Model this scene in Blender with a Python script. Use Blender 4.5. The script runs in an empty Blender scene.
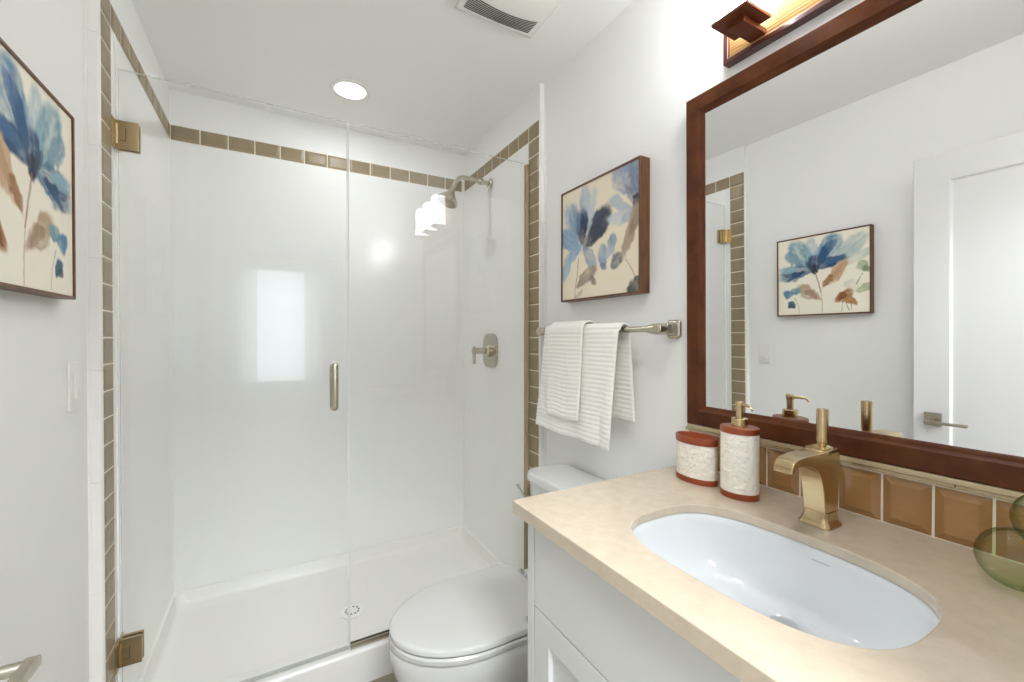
import bpy, bmesh, math, random
import numpy as np
from mathutils import Vector, Matrix
PI = math.pi
SC = bpy.context.scene
COL = SC.collection

# ------------------------------------------------------------------ camera
yaw, pitch, roll, CAMZ = .5107, -.0087, .0005, 1.3112
F = Vector((math.sin(yaw), math.cos(yaw), 0)); R = Vector((math.cos(yaw), -math.sin(yaw), 0)); U = Vector((0, 0, 1))
F, U = F*math.cos(pitch)+U*math.sin(pitch), U*math.cos(pitch)-F*math.sin(pitch)
R, U = R*math.cos(roll)+U*math.sin(roll), U*math.cos(roll)-R*math.sin(roll)
cam = bpy.data.cameras.new('camera'); camo = bpy.data.objects.new('camera', cam); COL.objects.link(camo)
M = Matrix(((R.x, U.x, -F.x, 0), (R.y, U.y, -F.y, 0), (R.z, U.z, -F.z, CAMZ), (0, 0, 0, 1)))
camo.matrix_world = M
cam.sensor_width = 36; cam.sensor_fit = 'HORIZONTAL'; cam.lens = 424.2844*36/1024; cam.clip_start = .02; cam.clip_end = 100
SC.camera = camo

# ------------------------------------------------------------------ world, lights, exposure
w = bpy.data.worlds.new('world'); SC.world = w; w.use_nodes = True
bg = w.node_tree.nodes['Background']; bg.inputs[0].default_value = (.80, .88, 1, 1); bg.inputs[1].default_value = 1.6
SC.view_settings.view_transform = 'Standard'; SC.view_settings.look = 'None'
SC.view_settings.gamma = 1; SC.view_settings.use_curve_mapping = False
SC.view_settings.exposure = 1.27
SC.cycles.use_denoising = True
SC.cycles.max_bounces = 14; SC.cycles.transparent_max_bounces = 24; SC.cycles.glossy_bounces = 6; SC.cycles.diffuse_bounces = 8
SC.cycles.sample_clamp_indirect = 4; SC.cycles.caustics_reflective = False; SC.cycles.caustics_refractive = False
SC.cycles.blur_glossy = .5

def light(name, kind, loc, power, color=(1, 1, 1), rot=(0, 0, 0), **k):
    l = bpy.data.lights.new(name, kind); l.energy = power; l.color = color
    for a, b in k.items(): setattr(l, a, b)
    o = bpy.data.objects.new(name, l); COL.objects.link(o); o.location = loc; o.rotation_euler = rot
    return o
LAMP = (.925, .955, 1)
light('daylight_lamp', 'AREA', (.10, -3.5, 1.5), 12, (.86, .93, 1), (PI/2, 0, 0), shape='RECTANGLE', size=1.3, size_y=1.6)
light('added_bedroom_fill', 'AREA', (.1, -.80, 2.42), 29, LAMP, (0, 0, 0), shape='DISK', size=.6)  # added fill with no fixture, brightens the bathroom through the doorway
light('added_vanity_fill', 'SPOT', (.34, .42, 2.437), 12.5, LAMP, (0, 0, 0), spot_size=2.0, spot_blend=.9, shadow_soft_size=.06)  # unseen spot added to lift the vanity end, no fixture modelled
light('shower_downlight_lamp', 'AREA', (.31, 2.073, 2.437), 0.9, LAMP, (0, 0, 0), shape='DISK', size=.12)

# ------------------------------------------------------------------ materials
def srgb(r, g, b):
    f = lambda c: (c/255/12.92) if c/255 <= .04045 else ((c/255+.055)/1.055)**2.4
    return (f(r), f(g), f(b), 1)
def mat(name, col, rough=.5, metal=0, bump=None, var=None, spec=.5, coat=0, **kw):
    m = bpy.data.materials.new(name); m.use_nodes = True; nt = m.node_tree; p = nt.nodes['Principled BSDF']
    p.inputs['Base Color'].default_value = col; p.inputs['Roughness'].default_value = rough; p.inputs['Metallic'].default_value = metal
    p.inputs['Specular IOR Level'].default_value = spec; p.inputs['Coat Weight'].default_value = coat; p.inputs['Coat Roughness'].default_value = .08
    for k, v in kw.items(): p.inputs[k.replace('_', ' ')].default_value = v
    tc = nt.nodes.new('ShaderNodeTexCoord')
    if bump:
        n = nt.nodes.new('ShaderNodeTexNoise'); n.inputs['Scale'].default_value = bump[0]; n.inputs['Detail'].default_value = 3
        b = nt.nodes.new('ShaderNodeBump'); b.inputs['Strength'].default_value = bump[1]; b.inputs['Distance'].default_value = bump[2] if len(bump) > 2 else .002
        nt.links.new(tc.outputs['Object'], n.inputs['Vector']); nt.links.new(n.outputs['Fac'], b.inputs['Height']); nt.links.new(b.outputs['Normal'], p.inputs['Normal'])
    if var:   # scale, other colour, (stretch)
        n = nt.nodes.new('ShaderNodeTexNoise'); n.inputs['Scale'].default_value = var[0]; n.inputs['Detail'].default_value = 6; n.inputs['Roughness'].default_value = .62
        mp = nt.nodes.new('ShaderNodeMapping'); mp.inputs['Scale'].default_value = var[2] if len(var) > 2 else (1, 1, 1)
        r = nt.nodes.new('ShaderNodeValToRGB'); r.color_ramp.elements[0].position = .32; r.color_ramp.elements[1].position = .68
        r.color_ramp.elements[0].color = var[1]; r.color_ramp.elements[1].color = col
        nt.links.new(tc.outputs['Object'], mp.inputs['Vector']); nt.links.new(mp.outputs[0], n.inputs['Vector'])
        nt.links.new(n.outputs['Fac'], r.inputs['Fac']); nt.links.new(r.outputs['Color'], p.inputs['Base Color'])
    return m
def thin_glass(name, tint, edge=None, rough=0.0, ior=1.5):
    m = bpy.data.materials.new(name); m.use_nodes = True; nt = m.node_tree; nt.nodes.clear()
    o = nt.nodes.new('ShaderNodeOutputMaterial'); mx = nt.nodes.new('ShaderNodeMixShader')
    t = nt.nodes.new('ShaderNodeBsdfTransparent'); g = nt.nodes.new('ShaderNodeBsdfGlossy'); fr = nt.nodes.new('ShaderNodeFresnel')
    t.inputs[0].default_value = tint; g.inputs['Roughness'].default_value = rough; fr.inputs['IOR'].default_value = ior
    ge = nt.nodes.new('ShaderNodeNewGeometry'); mu = nt.nodes.new('ShaderNodeMath'); mu.operation = 'MULTIPLY'; su = nt.nodes.new('ShaderNodeMath'); su.operation = 'SUBTRACT'
    su.inputs[0].default_value = 1; nt.links.new(ge.outputs['Backfacing'], su.inputs[1]); nt.links.new(su.outputs[0], mu.inputs[0]); nt.links.new(fr.outputs[0], mu.inputs[1])
    nt.links.new(mu.outputs[0], mx.inputs[0]); nt.links.new(t.outputs[0], mx.inputs[1]); nt.links.new(g.outputs[0], mx.inputs[2]); nt.links.new(mx.outputs[0], o.inputs[0])
    return m
def emit(name, col, s):
    m = bpy.data.materials.new(name); m.use_nodes = True; p = m.node_tree.nodes['Principled BSDF']
    p.inputs['Base Color'].default_value = (.8, .8, .8, 1); p.inputs['Emission Color'].default_value = col; p.inputs['Emission Strength'].default_value = s
    return m
PAINT = mat('wall_paint', srgb(242, 242, 240), .75, bump=(260, .12, .001))
CEIL = mat('ceiling_paint', srgb(242, 242, 240), .85, bump=(180, .1, .001))
ACRYL = mat('white_acrylic', srgb(240, 240, 237), .16)
PANM = mat('pan_acrylic', srgb(236, 235, 230), .22)
GROUT = mat('grout', srgb(240, 232, 214), .85, bump=(500, .2, .0006))
STILE = mat('taupe_glass_tile', srgb(154, 138, 110), .3, var=(22, srgb(143, 127, 99)), spec=.3)
BTILE = mat('warm_lit_bronze_tile', srgb(170, 129, 83), .12, var=(24, srgb(157, 116, 71)), coat=.2)  # same tile as the taupe border, its warmer light put into the colour
TRIMW = mat('white_bullnose_tile', srgb(243, 242, 238), .5, var=(9, srgb(238, 236, 231)))
PENCIL = mat('beige_liner', srgb(205, 186, 152), .25, metal=.35)
NICKEL = mat('brushed_nickel', srgb(196, 188, 172), .26, metal=1)
CHROME = mat('chrome', srgb(220, 220, 220), .07, metal=1)
GOLD = mat('brushed_gold', srgb(205, 182, 142), .22, metal=1, bump=(400, .04, .0005))
BRONZE = mat('hinge_bronze', srgb(180, 160, 124), .3, metal=1)
MAHOG = mat('mahogany', srgb(104, 58, 30), .4, var=(7, srgb(74, 38, 19), (14, 2, 2)), spec=.2)
MAHOGV = mat('mahogany_dark', srgb(104, 54, 32), .35, spec=.3)
WALNUT = mat('walnut', srgb(120, 76, 44), .4, var=(9, srgb(84, 48, 26), (14, 14, 2)))
GILT = mat('gilt_ribs', srgb(186, 152, 104), .45, metal=.2)
DARKW = mat('dark_wood', srgb(70, 30, 18), .3, coat=.3)
MIRROR = mat('mirror_silver', (.93, .94, .94, 1), .0, metal=1)
QUARTZ = mat('beige_quartz', srgb(203, 189, 169), .14, var=(38, srgb(194, 180, 159)), coat=.25)
CERAM = mat('white_ceramic', srgb(218, 221, 223), .06, coat=.5)
TOILM = mat('toilet_ceramic', srgb(216, 217, 214), .09, coat=.4)
SEATM = mat('seat_plastic', srgb(203, 203, 199), .16)
CABM = mat('cabinet_paint', srgb(216, 217, 215), .42)
DOORM = mat('door_paint', srgb(222, 222, 220), .4)
WPLAS = mat('white_plastic', srgb(240, 239, 234), .35)
DARK = mat('dark_slot', srgb(70, 62, 58), .7)
FLOORM = mat('floor_tile', srgb(158, 148, 134), .45, var=(6, srgb(140, 130, 117)), bump=(40, .1))
CARPET = mat('bedroom_floor', srgb(182, 176, 168), .95, bump=(400, .5))
REDW = mat('red_lacquer', srgb(158, 74, 36), .32, var=(18, srgb(130, 52, 24)), coat=.2)
TEXW = mat('textured_white', srgb(238, 233, 222), .75, bump=(85, 1, .006))
TOWEL = mat('towel_cotton', srgb(246, 244, 237), .95, bump=(900, .5, .001), Sheen_Weight=.3)
GLASSP = thin_glass('clear_glass', (.994, .995, .993, 1))
def glass_edge():
    m = bpy.data.materials.new('polished_glass_edge'); m.use_nodes = True; nt = m.node_tree; p = nt.nodes['Principled BSDF']
    p.inputs['Base Color'].default_value = (.80, .84, .80, 1); p.inputs['Roughness'].default_value = .15
    t = nt.nodes.new('ShaderNodeBsdfTransparent'); mx = nt.nodes.new('ShaderNodeMixShader'); mx.inputs[0].default_value = .55
    nt.links.new(t.outputs[0], mx.inputs[1]); nt.links.new(p.outputs[0], mx.inputs[2]); nt.links.new(mx.outputs[0], nt.nodes['Material Output'].inputs[0]); return m
GEDGE = glass_edge(); SEAL = mat('clear_vinyl_seal', srgb(236, 237, 234), .3)
def pane(bm, x0, x1, z0, z1):
    box(bm, x0, x1, YG-.005, YG+.005, z0, z1)
    for f in bm.faces:
        f.normal_update()
        if abs(f.normal.y) < .5: f.material_index = 1
GLASSW = thin_glass('window_glass', (.95, .97, .98, 1))
SHADE = emit('lit_glass_shade', (.93, .96, 1, 1), 9.0)
LENS = emit('lit_lens', (1, .98, .95, 1), 5.0)
LINEN = mat('sheer_curtain', srgb(244, 244, 244), .9)
def make_green():
    m = thin_glass('green_blown_glass', (.86, .90, .74, 1), ior=1.45); nt = m.node_tree
    t = [n for n in nt.nodes if n.type == 'BSDF_TRANSPARENT'][0]
    lw = nt.nodes.new('ShaderNodeLayerWeight'); lw.inputs[0].default_value = .35
    r = nt.nodes.new('ShaderNodeValToRGB'); r.color_ramp.elements[0].color = (.88, .92, .78, 1); r.color_ramp.elements[1].color = (.22, .34, .16, 1); r.color_ramp.elements[0].position = .25; r.color_ramp.elements[1].position = .95
    nt.links.new(lw.outputs['Facing'], r.inputs[0]); nt.links.new(r.outputs[0], t.inputs[0]); return m
GREEN = make_green()
def sheer():
    nt = LINEN.node_tree; o = nt.nodes['Material Output']; t = nt.nodes.new('ShaderNodeBsdfTransparent'); tl = nt.nodes.new('ShaderNodeBsdfTranslucent')
    mx = nt.nodes.new('ShaderNodeMixShader'); mx2 = nt.nodes.new('ShaderNodeMixShader'); mx.inputs[0].default_value = .5; mx2.inputs[0].default_value = .22
    nt.links.new(nt.nodes['Principled BSDF'].outputs[0], mx.inputs[1]); nt.links.new(tl.outputs[0], mx.inputs[2])
    nt.links.new(mx.outputs[0], mx2.inputs[1]); nt.links.new(t.outputs[0], mx2.inputs[2]); nt.links.new(mx2.outputs[0], o.inputs[0])
sheer()

# ------------------------------------------------------------------ mesh helpers
def box(bm, x0, x1, y0, y1, z0, z1, mi=0):
    v = [bm.verts.new((x, y, z)) for x in (x0, x1) for y in (y0, y1) for z in (z0, z1)]
    for q in ((0, 1, 3, 2), (4, 6, 7, 5), (0, 4, 5, 1), (2, 3, 7, 6), (0, 2, 6, 4), (1, 5, 7, 3)):
        f = bm.faces.new([v[i] for i in q]); f.material_index = mi
    return v
def ring_loft(bm, rings, close=True, cap0=True, cap1=True, mi=0):
    vs = [[bm.verts.new(p) for p in r] for r in rings]
    n = len(vs[0])
    for a, b in zip(vs, vs[1:]):
        for i in range(n if close else n-1):
            j = (i+1) % n
            f = bm.faces.new((a[i], a[j], b[j], b[i])); f.material_index = mi
    if cap0: bm.faces.new(list(reversed(vs[0]))).material_index = mi
    if cap1: bm.faces.new(vs[-1]).material_index = mi
    return vs
def tube(bm, pts, rad, n=16, cap=True, mi=0):
    pts = [Vector(p) for p in pts]; rr = rad if isinstance(rad, (list, tuple)) else [rad]*len(pts)
    rings = []; up = None
    for i, p in enumerate(pts):
        d = (pts[min(i+1, len(pts)-1)]-pts[max(i-1, 0)]).normalized()
        if up is None: up = Vector((0, 0, 1)) if abs(d.z) < .9 else Vector((1, 0, 0))
        a = d.cross(up).normalized(); b = a.cross(d).normalized(); up = b
        rings.append([p+(a*math.cos(t)+b*math.sin(t))*rr[i] for t in [2*PI*k/n for k in range(n)]])
    return ring_loft(bm, rings, True, cap, cap, mi)
def lathe(bm, prof, c=(0, 0, 0), n=32, sx=1, sy=1, axis='z', mi=0, cap0=True, cap1=True):
    rings = []
    for r, h in prof:
        ring = []
        for k in range(n):
            t = 2*PI*k/n; a, b = r*math.cos(t)*sx, r*math.sin(t)*sy
            p = {'z': (a, b, h), 'x': (h, a, b), 'y': (b, h, a)}[axis]
            ring.append(Vector(p)+Vector(c))
        rings.append(ring)
    return ring_loft(bm, rings, True, cap0, cap1, mi)
def arc(c, r, a0, a1, n=10):
    return [(c[0]+r*math.cos(a0+(a1-a0)*i/n), c[1]+r*math.sin(a0+(a1-a0)*i/n)) for i in range(n+1)]
def rrect(w, h, r, n=6):
    out = []
    for cx, cy, a in ((w/2-r, h/2-r, 0), (-w/2+r, h/2-r, PI/2), (-w/2+r, -h/2+r, PI), (w/2-r, -h/2+r, 1.5*PI)):
        out += arc((cx, cy), r, a, a+PI/2, n)
    return out
def obj(name, bm, m, parent=None, smooth=False, bevel=0, seg=2, solid=0, offset=-1, sub=0, angle=40):
    bmesh.ops.recalc_face_normals(bm, faces=bm.faces[:])
    me = bpy.data.meshes.new(name); bm.to_mesh(me); bm.free()
    for x in (m if isinstance(m, (list, tuple)) else [m]): me.materials.append(x)
    o = bpy.data.objects.new(name, me); COL.objects.link(o)
    if smooth:
        me.polygons.foreach_set('use_smooth', [True]*len(me.polygons))
    if solid:
        d = o.modifiers.new('solid', 'SOLIDIFY'); d.thickness = solid; d.offset = offset
    if sub:
        d = o.modifiers.new('sub', 'SUBSURF'); d.levels = sub; d.render_levels = sub
    if bevel:
        d = o.modifiers.new('bevel', 'BEVEL'); d.width = bevel; d.segments = seg; d.limit_method = 'ANGLE'; d.angle_limit = math.radians(angle)
        d.harden_normals = False
    if smooth == 'auto': me.set_sharp_from_angle(angle=math.radians(38))
    if smooth == 'auto' or bevel:
        me.polygons.foreach_set('use_smooth', [True]*len(me.polygons))
        d = o.modifiers.new('wn', 'WEIGHTED_NORMAL'); d.keep_sharp = True
    if parent: o.parent = parent
    return o
def tag(o, label, cat, group=None):
    o['label'] = label; o['category'] = cat
    if group: o['group'] = group
    return o
def thing(name, label, cat, loc=(0, 0, 0), group=None):
    o = bpy.data.objects.new(name, None); COL.objects.link(o); o.location = loc; o.empty_display_size = .1
    return tag(o, label, cat, group)
def adopt(root):
    """keep world placement of parts built in world coordinates under an Empty that stands at the thing's base"""
    loc = Vector(root.location)
    for c in root.children: c.location = Vector(c.location)-loc
def struct(name, bm, m, label=None, cat=None, **k):
    o = obj(name, bm, m, **k); o['kind'] = 'structure'
    if label: tag(o, label, cat)
    return o
def new(): return bmesh.new()

# ------------------------------------------------------------------ dimensions
XL, XR = -.44, 1.062            # room walls
SL, SR = -.4159, 1.0395         # shower surround faces (built out)
YB, YG, YS = 2.4719, 1.694, 1.600
ZC = 2.447
ZT, ZT2 = 2.287, 2.215
RIM = .1305

# ------------------------------------------------------------------ room shell
b = new(); box(b, XL-.1, XR+.1, -.12, YB+.1, -.1, 0)
struct('floor', b, FLOORM, 'grey brown tile floor in front of the shower curb', 'floor')
b = new(); box(b, -2.2, 2.6, -3.25, YB+.1, ZC, ZC+.1)
struct('ceiling', b, CEIL, 'white flat ceiling above the whole bathroom', 'ceiling')
def stepped_wall(x, xs, s):
    b = new()
    ys = YS if s > 0 else YS-.035
    box(b, *sorted((x, x+s*.12)), -.12, ys, 0, ZC)
    box(b, *sorted((xs, x+s*.12)), ys, YB+.1, 0, ZC)
    return b
struct('wall_left', stepped_wall(XL, SL, -1), PAINT, 'white painted wall on the light switch side', 'wall')
struct('wall_right', stepped_wall(XR, SR, 1), PAINT, 'white painted wall behind the vanity, towel bar and toilet', 'wall')
b = new(); box(b, XL-.12, XR+.12, YB, YB+.1, 0, ZC)
struct('wall_back', b, PAINT, 'white painted wall at the far end of the shower', 'wall')
# glossy white shower panels below the tile border
b = new()
box(b, SL, SL+.004, YG+.0005, YB, RIM-.01, ZT2); struct('wall_shower_left', b, ACRYL, 'glossy white shower wall panel behind the hinged glass door', 'wall panel')
b = new(); box(b, SR-.004, SR, YG+.0005, YB, RIM-.01, ZT2); struct('wall_shower_right', b, ACRYL, 'glossy white shower wall panel carrying the shower head and valve', 'wall panel')
b = new(); box(b, SL, SR, YB-.004, YB, RIM-.01, ZT2); struct('wall_shower_back', b, ACRYL, 'glossy white back wall panel of the shower', 'wall panel')

# tile strips: grout bed with bevelled glass tiles
def tile(bm, o, a, bb, n, la, lb, gap=.0038, t0=.0035, t1=.0062, bev=.0125):
    """o corner, a/bb unit directions, n outward normal, la x lb cell"""
    o, a, bb, n = map(Vector, (o, a, bb, n)); g = gap/2
    def q(m, h): return [bm.verts.new(o+a*p+bb*r+n*h) for p, r in ((g+m, g+m), (la-g-m, g+m), (la-g-m, lb-g-m), (g+m, lb-g-m))]
    r0, r1, r2 = q(0, 0), q(0.0004, t0), q(bev, t1)
    for x, y in ((r0, r1), (r1, r2)):
        for i in range(4): bm.faces.new((x[i], x[(i+1) % 4], y[(i+1) % 4], y[i])).material_index = 1
    bm.faces.new(r2).material_index = 1
P = .0753
def side_strip(x, s, YS=YS, YG=YG):
    b = new(); nrm = (s, 0, 0)
    box(b, *sorted((x, x+s*.003)), YS, YG, RIM, ZT); box(b, *sorted((x, x+s*.003)), YG, YB, ZT2, ZT)
    z = ZT-.0735
    tile(b, (x, YS, z), (0, 1, 0), (0, 0, 1), nrm, YG-YS, .0735)
    while z > RIM+.002:
        h = min(P, z-RIM); z -= h
        if h > .02: tile(b, (x, YS, z), (0, 1, 0), (0, 0, 1), nrm, YG-YS, h)
    y = YG; L = .0952
    while y < YB-.004:
        l = min(L, YB-.004-y)
        if l > .02: tile(b, (x, y, ZT2), (0, 1, 0), (0, 0, 1), nrm, l, ZT-ZT2)
        y += l
    return b
struct('trim_1', side_strip(SL, 1, YS-.035, YG-.036), [GROUT, STILE], 'taupe bevelled tile border on the shower door hinge side', 'tile border')
struct('trim_2', side_strip(SR, -1), [GROUT, STILE], 'taupe bevelled tile border between the shower glass and the towels', 'tile border')
b = new(); box(b, SL, SR, YB-.003, YB, ZT2, ZT)
x = SL+.004
while x < SR-.006:
    l = min(.1105, SR-.006-x)
    if l > .02: tile(b, (x, YB, ZT2), (1, 0, 0), (0, 0, 1), (0, -1, 0), l, ZT-ZT2)
    x += l
struct('trim_3', b, [GROUT, STILE], 'taupe bevelled tile border along the shower back wall', 'tile border')
# white bullnose returns beside the tile columns
def bull(x, xs, s, w, YS=YS):
    b = new(); z = 0; k = 0
    while z < 2.312:
        z1 = min(z+.305, 2.312)
        xa = xs+s*.006
        prof = [(x-s*.001, YS-w), (x+s*.002, YS-w+.001), (x+s*.004, YS-w+.004)] + [(x+s*.006, YS-.010)] + [(xa-s*.004, YS-.010), (xa, YS-.004), (xa, YS+.0005), (x-s*.001, YS+.0005)]
        ring_loft(b, [[(p, q, z+(.0003 if z > 0 else 0)) for p, q in prof], [(p, q, z1-.0003) for p, q in prof]])
        z = z1
    return b
struct('trim_4', bull(XL, SL, 1, .012, YS-.035), TRIMW, 'white bullnose tile edging between the light switch and shower tiles', 'edge trim', bevel=.0015)
struct('trim_5', bull(XR, SR, -1, .020), TRIMW, 'white bullnose tile edging between the towels and shower tiles', 'edge trim', bevel=.0015)

# front wall with doorway, bedroom behind
b = new()
box(b, XL-.12, -.335, -.12, -.004, 0, ZC); box(b, .475, XR+.12, -.12, -.004, 0, ZC); box(b, -.335, .475, -.12, -.004, 2.06, ZC)
struct('wall_front', b, PAINT, 'white wall with the doorway to the bedroom', 'wall')
b = new()
for x0, x1, z0, z1 in ((.475, .54, 0, 2.125), (-.40, -.335, 0, 2.125), (-.335, .475, 2.06, 2.125)): box(b, x0, x1, -.138, -.12, z0, z1)
box(b, .463, .475, -.12, -.004, 0, 2.06); box(b, -.335, -.323, -.12, -.004, 0, 2.06)
struct('trim_6', b, DOORM, 'white casing around the bathroom doorway', 'door casing', bevel=.002)
b = new(); box(b, -2.2, 2.6, -3.25, -.12, -.1, 0); struct('floor_bedroom', b, CARPET, 'beige carpet of the bedroom beyond the doorway', 'floor')
b = new(); box(b, -2.2, -2.1, -3.25, -.12, 0, ZC); struct('wall_bedroom_left', b, PAINT, 'white bedroom wall left of the window', 'wall')
b = new(); box(b, 2.5, 2.6, -3.25, -.12, 0, ZC); struct('wall_bedroom_right', b, PAINT, 'white bedroom wall right of the window', 'wall')
b = new(); box(b, -2.1, XL-.12, -.12, -.02, 0, ZC); box(b, XR+.12, 2.5, -.12, -.02, 0, ZC); struct('wall_bedroom_near', b, PAINT, 'white bedroom wall beside the bathroom', 'wall')
WX0, WX1, WZ0, WZ1 = -.42, .60, .66, 2.26
b = new()
box(b, -2.1, WX0, -3.25, -3.1, 0, ZC); box(b, WX1, 2.5, -3.25, -3.1, 0, ZC); box(b, WX0, WX1, -3.25, -3.1, 0, WZ0); box(b, WX0, WX1, -3.25, -3.1, WZ1, ZC)
struct('wall_bedroom_back', b, PAINT, 'white bedroom wall around the curtained window', 'wall')
b = new()
for x0, x1, z0, z1 in ((WX0, WX0+.05, WZ0, WZ1), (WX1-.05, WX1, WZ0, WZ1), (WX0+.05, WX1-.05, WZ0, WZ0+.05), (WX0+.05, WX1-.05, WZ1-.05, WZ1),): box(b, x0, x1, -3.20, -3.15, z0, z1)
wf = struct('window_1', b, DOORM, 'white framed bedroom window behind sheer curtains', 'window')
b = new(); box(b, WX0+.05, WX1-.05, -3.178, -3.172, WZ0+.05, WZ1-.05); obj('window_pane', b, GLASSW, wf)
def curtain(x0, x1, name, label, yc=-2.94):
    b = new(); n = 90; rows = 12; vs = []
    for j in range(rows+1):
        z = .06+(2.34-.06)*j/rows
        vs.append([b.verts.new((x0+(x1-x0)*i/n, yc+.028*math.sin(i*.75+.3*math.sin(j*.3))+.008*math.sin(i*2.1), z)) for i in range(n+1)])
    for j in range(rows):
        for i in range(n): b.faces.new((vs[j][i], vs[j][i+1], vs[j+1][i+1], vs[j+1][i]))
    return tag(obj(name, b, LINEN, smooth=True), label, 'curtain', 'sheer bedroom curtains')
curtain(-.70, -.19, 'sheer_curtain', 'sheer white curtain reflected in the glass door, window side toward the tiles')
curtain(.36, .90, 'sheer_curtain.001', 'sheer white curtain reflected in the glass door, beside the pull handle', -3.02)
b = new(); tube(b, [(-.75, -2.98, 2.36), (.93, -2.98, 2.36)], .009)
tag(obj('curtain_rod', b, NICKEL, smooth=True), 'thin metal rod holding the sheer bedroom curtains', 'curtain rod')

# ------------------------------------------------------------------ open door against the left wall
def shaker(bm, x0, x1, y0, y1, z0, z1, rail, rec, s, slope=.004):
    """panel whose face looks along s*x; recessed centre"""
    xf = x1 if s > 0 else x0; xb = x0 if s > 0 else x1
    def R4(m, x): return [bm.verts.new((x, y, z)) for y, z in ((y0+m, z0+m), (y1-m, z0+m), (y1-m, z1-m), (y0+m, z1-m))]
    rr = [R4(0, xb), R4(0, xf), R4(rail, xf), R4(rail+slope, xf-s*rec)]
    for a, c in zip(rr, rr[1:]):
        for i in range(4): bm.faces.new((a[i], a[(i+1) % 4], c[(i+1) % 4], c[i]))
    bm.faces.new(rr[-1]); bm.faces.new(rr[0])
dr = thing('door_1', 'white shaker door standing open along the left wall, seen in the mirror', 'door', (-.318, -.0, 0)); dr['kind'] = 'structure'
b = new(); shaker(b, -.336, -.301, .001, .748, .012, 2.035, .112, .011, 1, .006); obj('leaf', b, DOORM, dr, bevel=.0015)
b = new()
box(b, -.301, -.292, .658, .712, .915, .969)
tube(b, [(-.294, .689, .936), (-.246, .689, .936)], .007, 16)
h1 = obj('lever_handle', b, NICKEL, dr, bevel=.001)
b = new(); box(b, -.252, -.238, .570, .698, .930, .942); obj('lever', b, NICKEL, h1, bevel=.002)
b = new(); box(b, -.323, -.314, .7475, .7492, .90, .985); obj('latch_plate', b, NICKEL, dr)
adopt(dr)
# light switch
sw = thing('light_switch', 'white rocker light switch beside the bullnose edging on the left wall', 'light switch', (XL, 1.462, 1.188))
b = new(); box(b, XL, XL+.006, 1.426, 1.498, 1.129, 1.247); obj('wall_plate', b, WPLAS, sw, bevel=.002)
b = new(); box(b, XL+.006, XL+.0085, 1.4455, 1.4785, 1.154, 1.222); o = obj('rocker', b, WPLAS, sw, bevel=.001)
b = new(); v = box(b, XL+.0085, XL+.0125, 1.447, 1.477, 1.156, 1.189); v[2].co.x = v[2].co.x; obj('rocker_toe', b, WPLAS, o, bevel=.001)
adopt(sw)

# ------------------------------------------------------------------ shower pan
def pan():
    b = new(); x0, x1, y0, y1 = SL-.0, SR, 1.664, YB
    def rr(dx0, dx1, dy0, dy1, z, r=.03):
        w_, h_ = (x1-dx1)-(x0+dx0), (y1-dy1)-(y0+dy0); cx, cy = (x0+dx0+x1-dx1)/2, (y0+dy0+y1-dy1)/2
        return [(cx+p, cy+q, z) for p, q in rrect(w_, h_, r, 5)]
    rings = [rr(.001, .001, 0, .001, 0.0005, .002), rr(.001, .001, 0, .001, RIM-.012, .002), rr(.001, .001, .004, .001, RIM-.004, .002), rr(.001, .001, .012, .001, RIM, .003),
             rr(.010, .010, .085, .010, RIM, .02), rr(.014, .014, .092, .014, RIM-.003, .03), rr(.024, .024, .104, .024, .082, .05), rr(.040, .040, .122, .040, .068, .06), rr(.09, .09, .17, .09, .064, .08)]
    vs = ring_loft(b, rings, True, True, False)
    c = b.verts.new((.31, 2.05, .060)); l = vs[-1]
    for i in range(len(l)): b.faces.new((l[i], l[(i+1) % len(l)], c))
    return b
pn = thing('shower_pan', 'low white shower pan with raised curb behind the toilet', 'shower pan', (.31, 2.0, 0))
obj('basin', pan(), PANM, pn, smooth='auto')
b = new(); lathe(b, [(.0, .0625), (.050, .0625), (.052, .066), (.044, .0685), (.0, .0685)][1:], (.305, 2.03, 0), 32)
dn = obj('drain_cover', b, WPLAS, pn, smooth='auto')
b = new()
for k in range(10):
    a = 2*PI*k/10; box(b, .305+.028*math.cos(a)-.004, .305+.028*math.cos(a)+.004, 2.03+.028*math.sin(a)-.004, 2.03+.028*math.sin(a)+.004, .0683, .0690)
obj('drain_slot', b, DARK, dn); adopt(pn)

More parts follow.
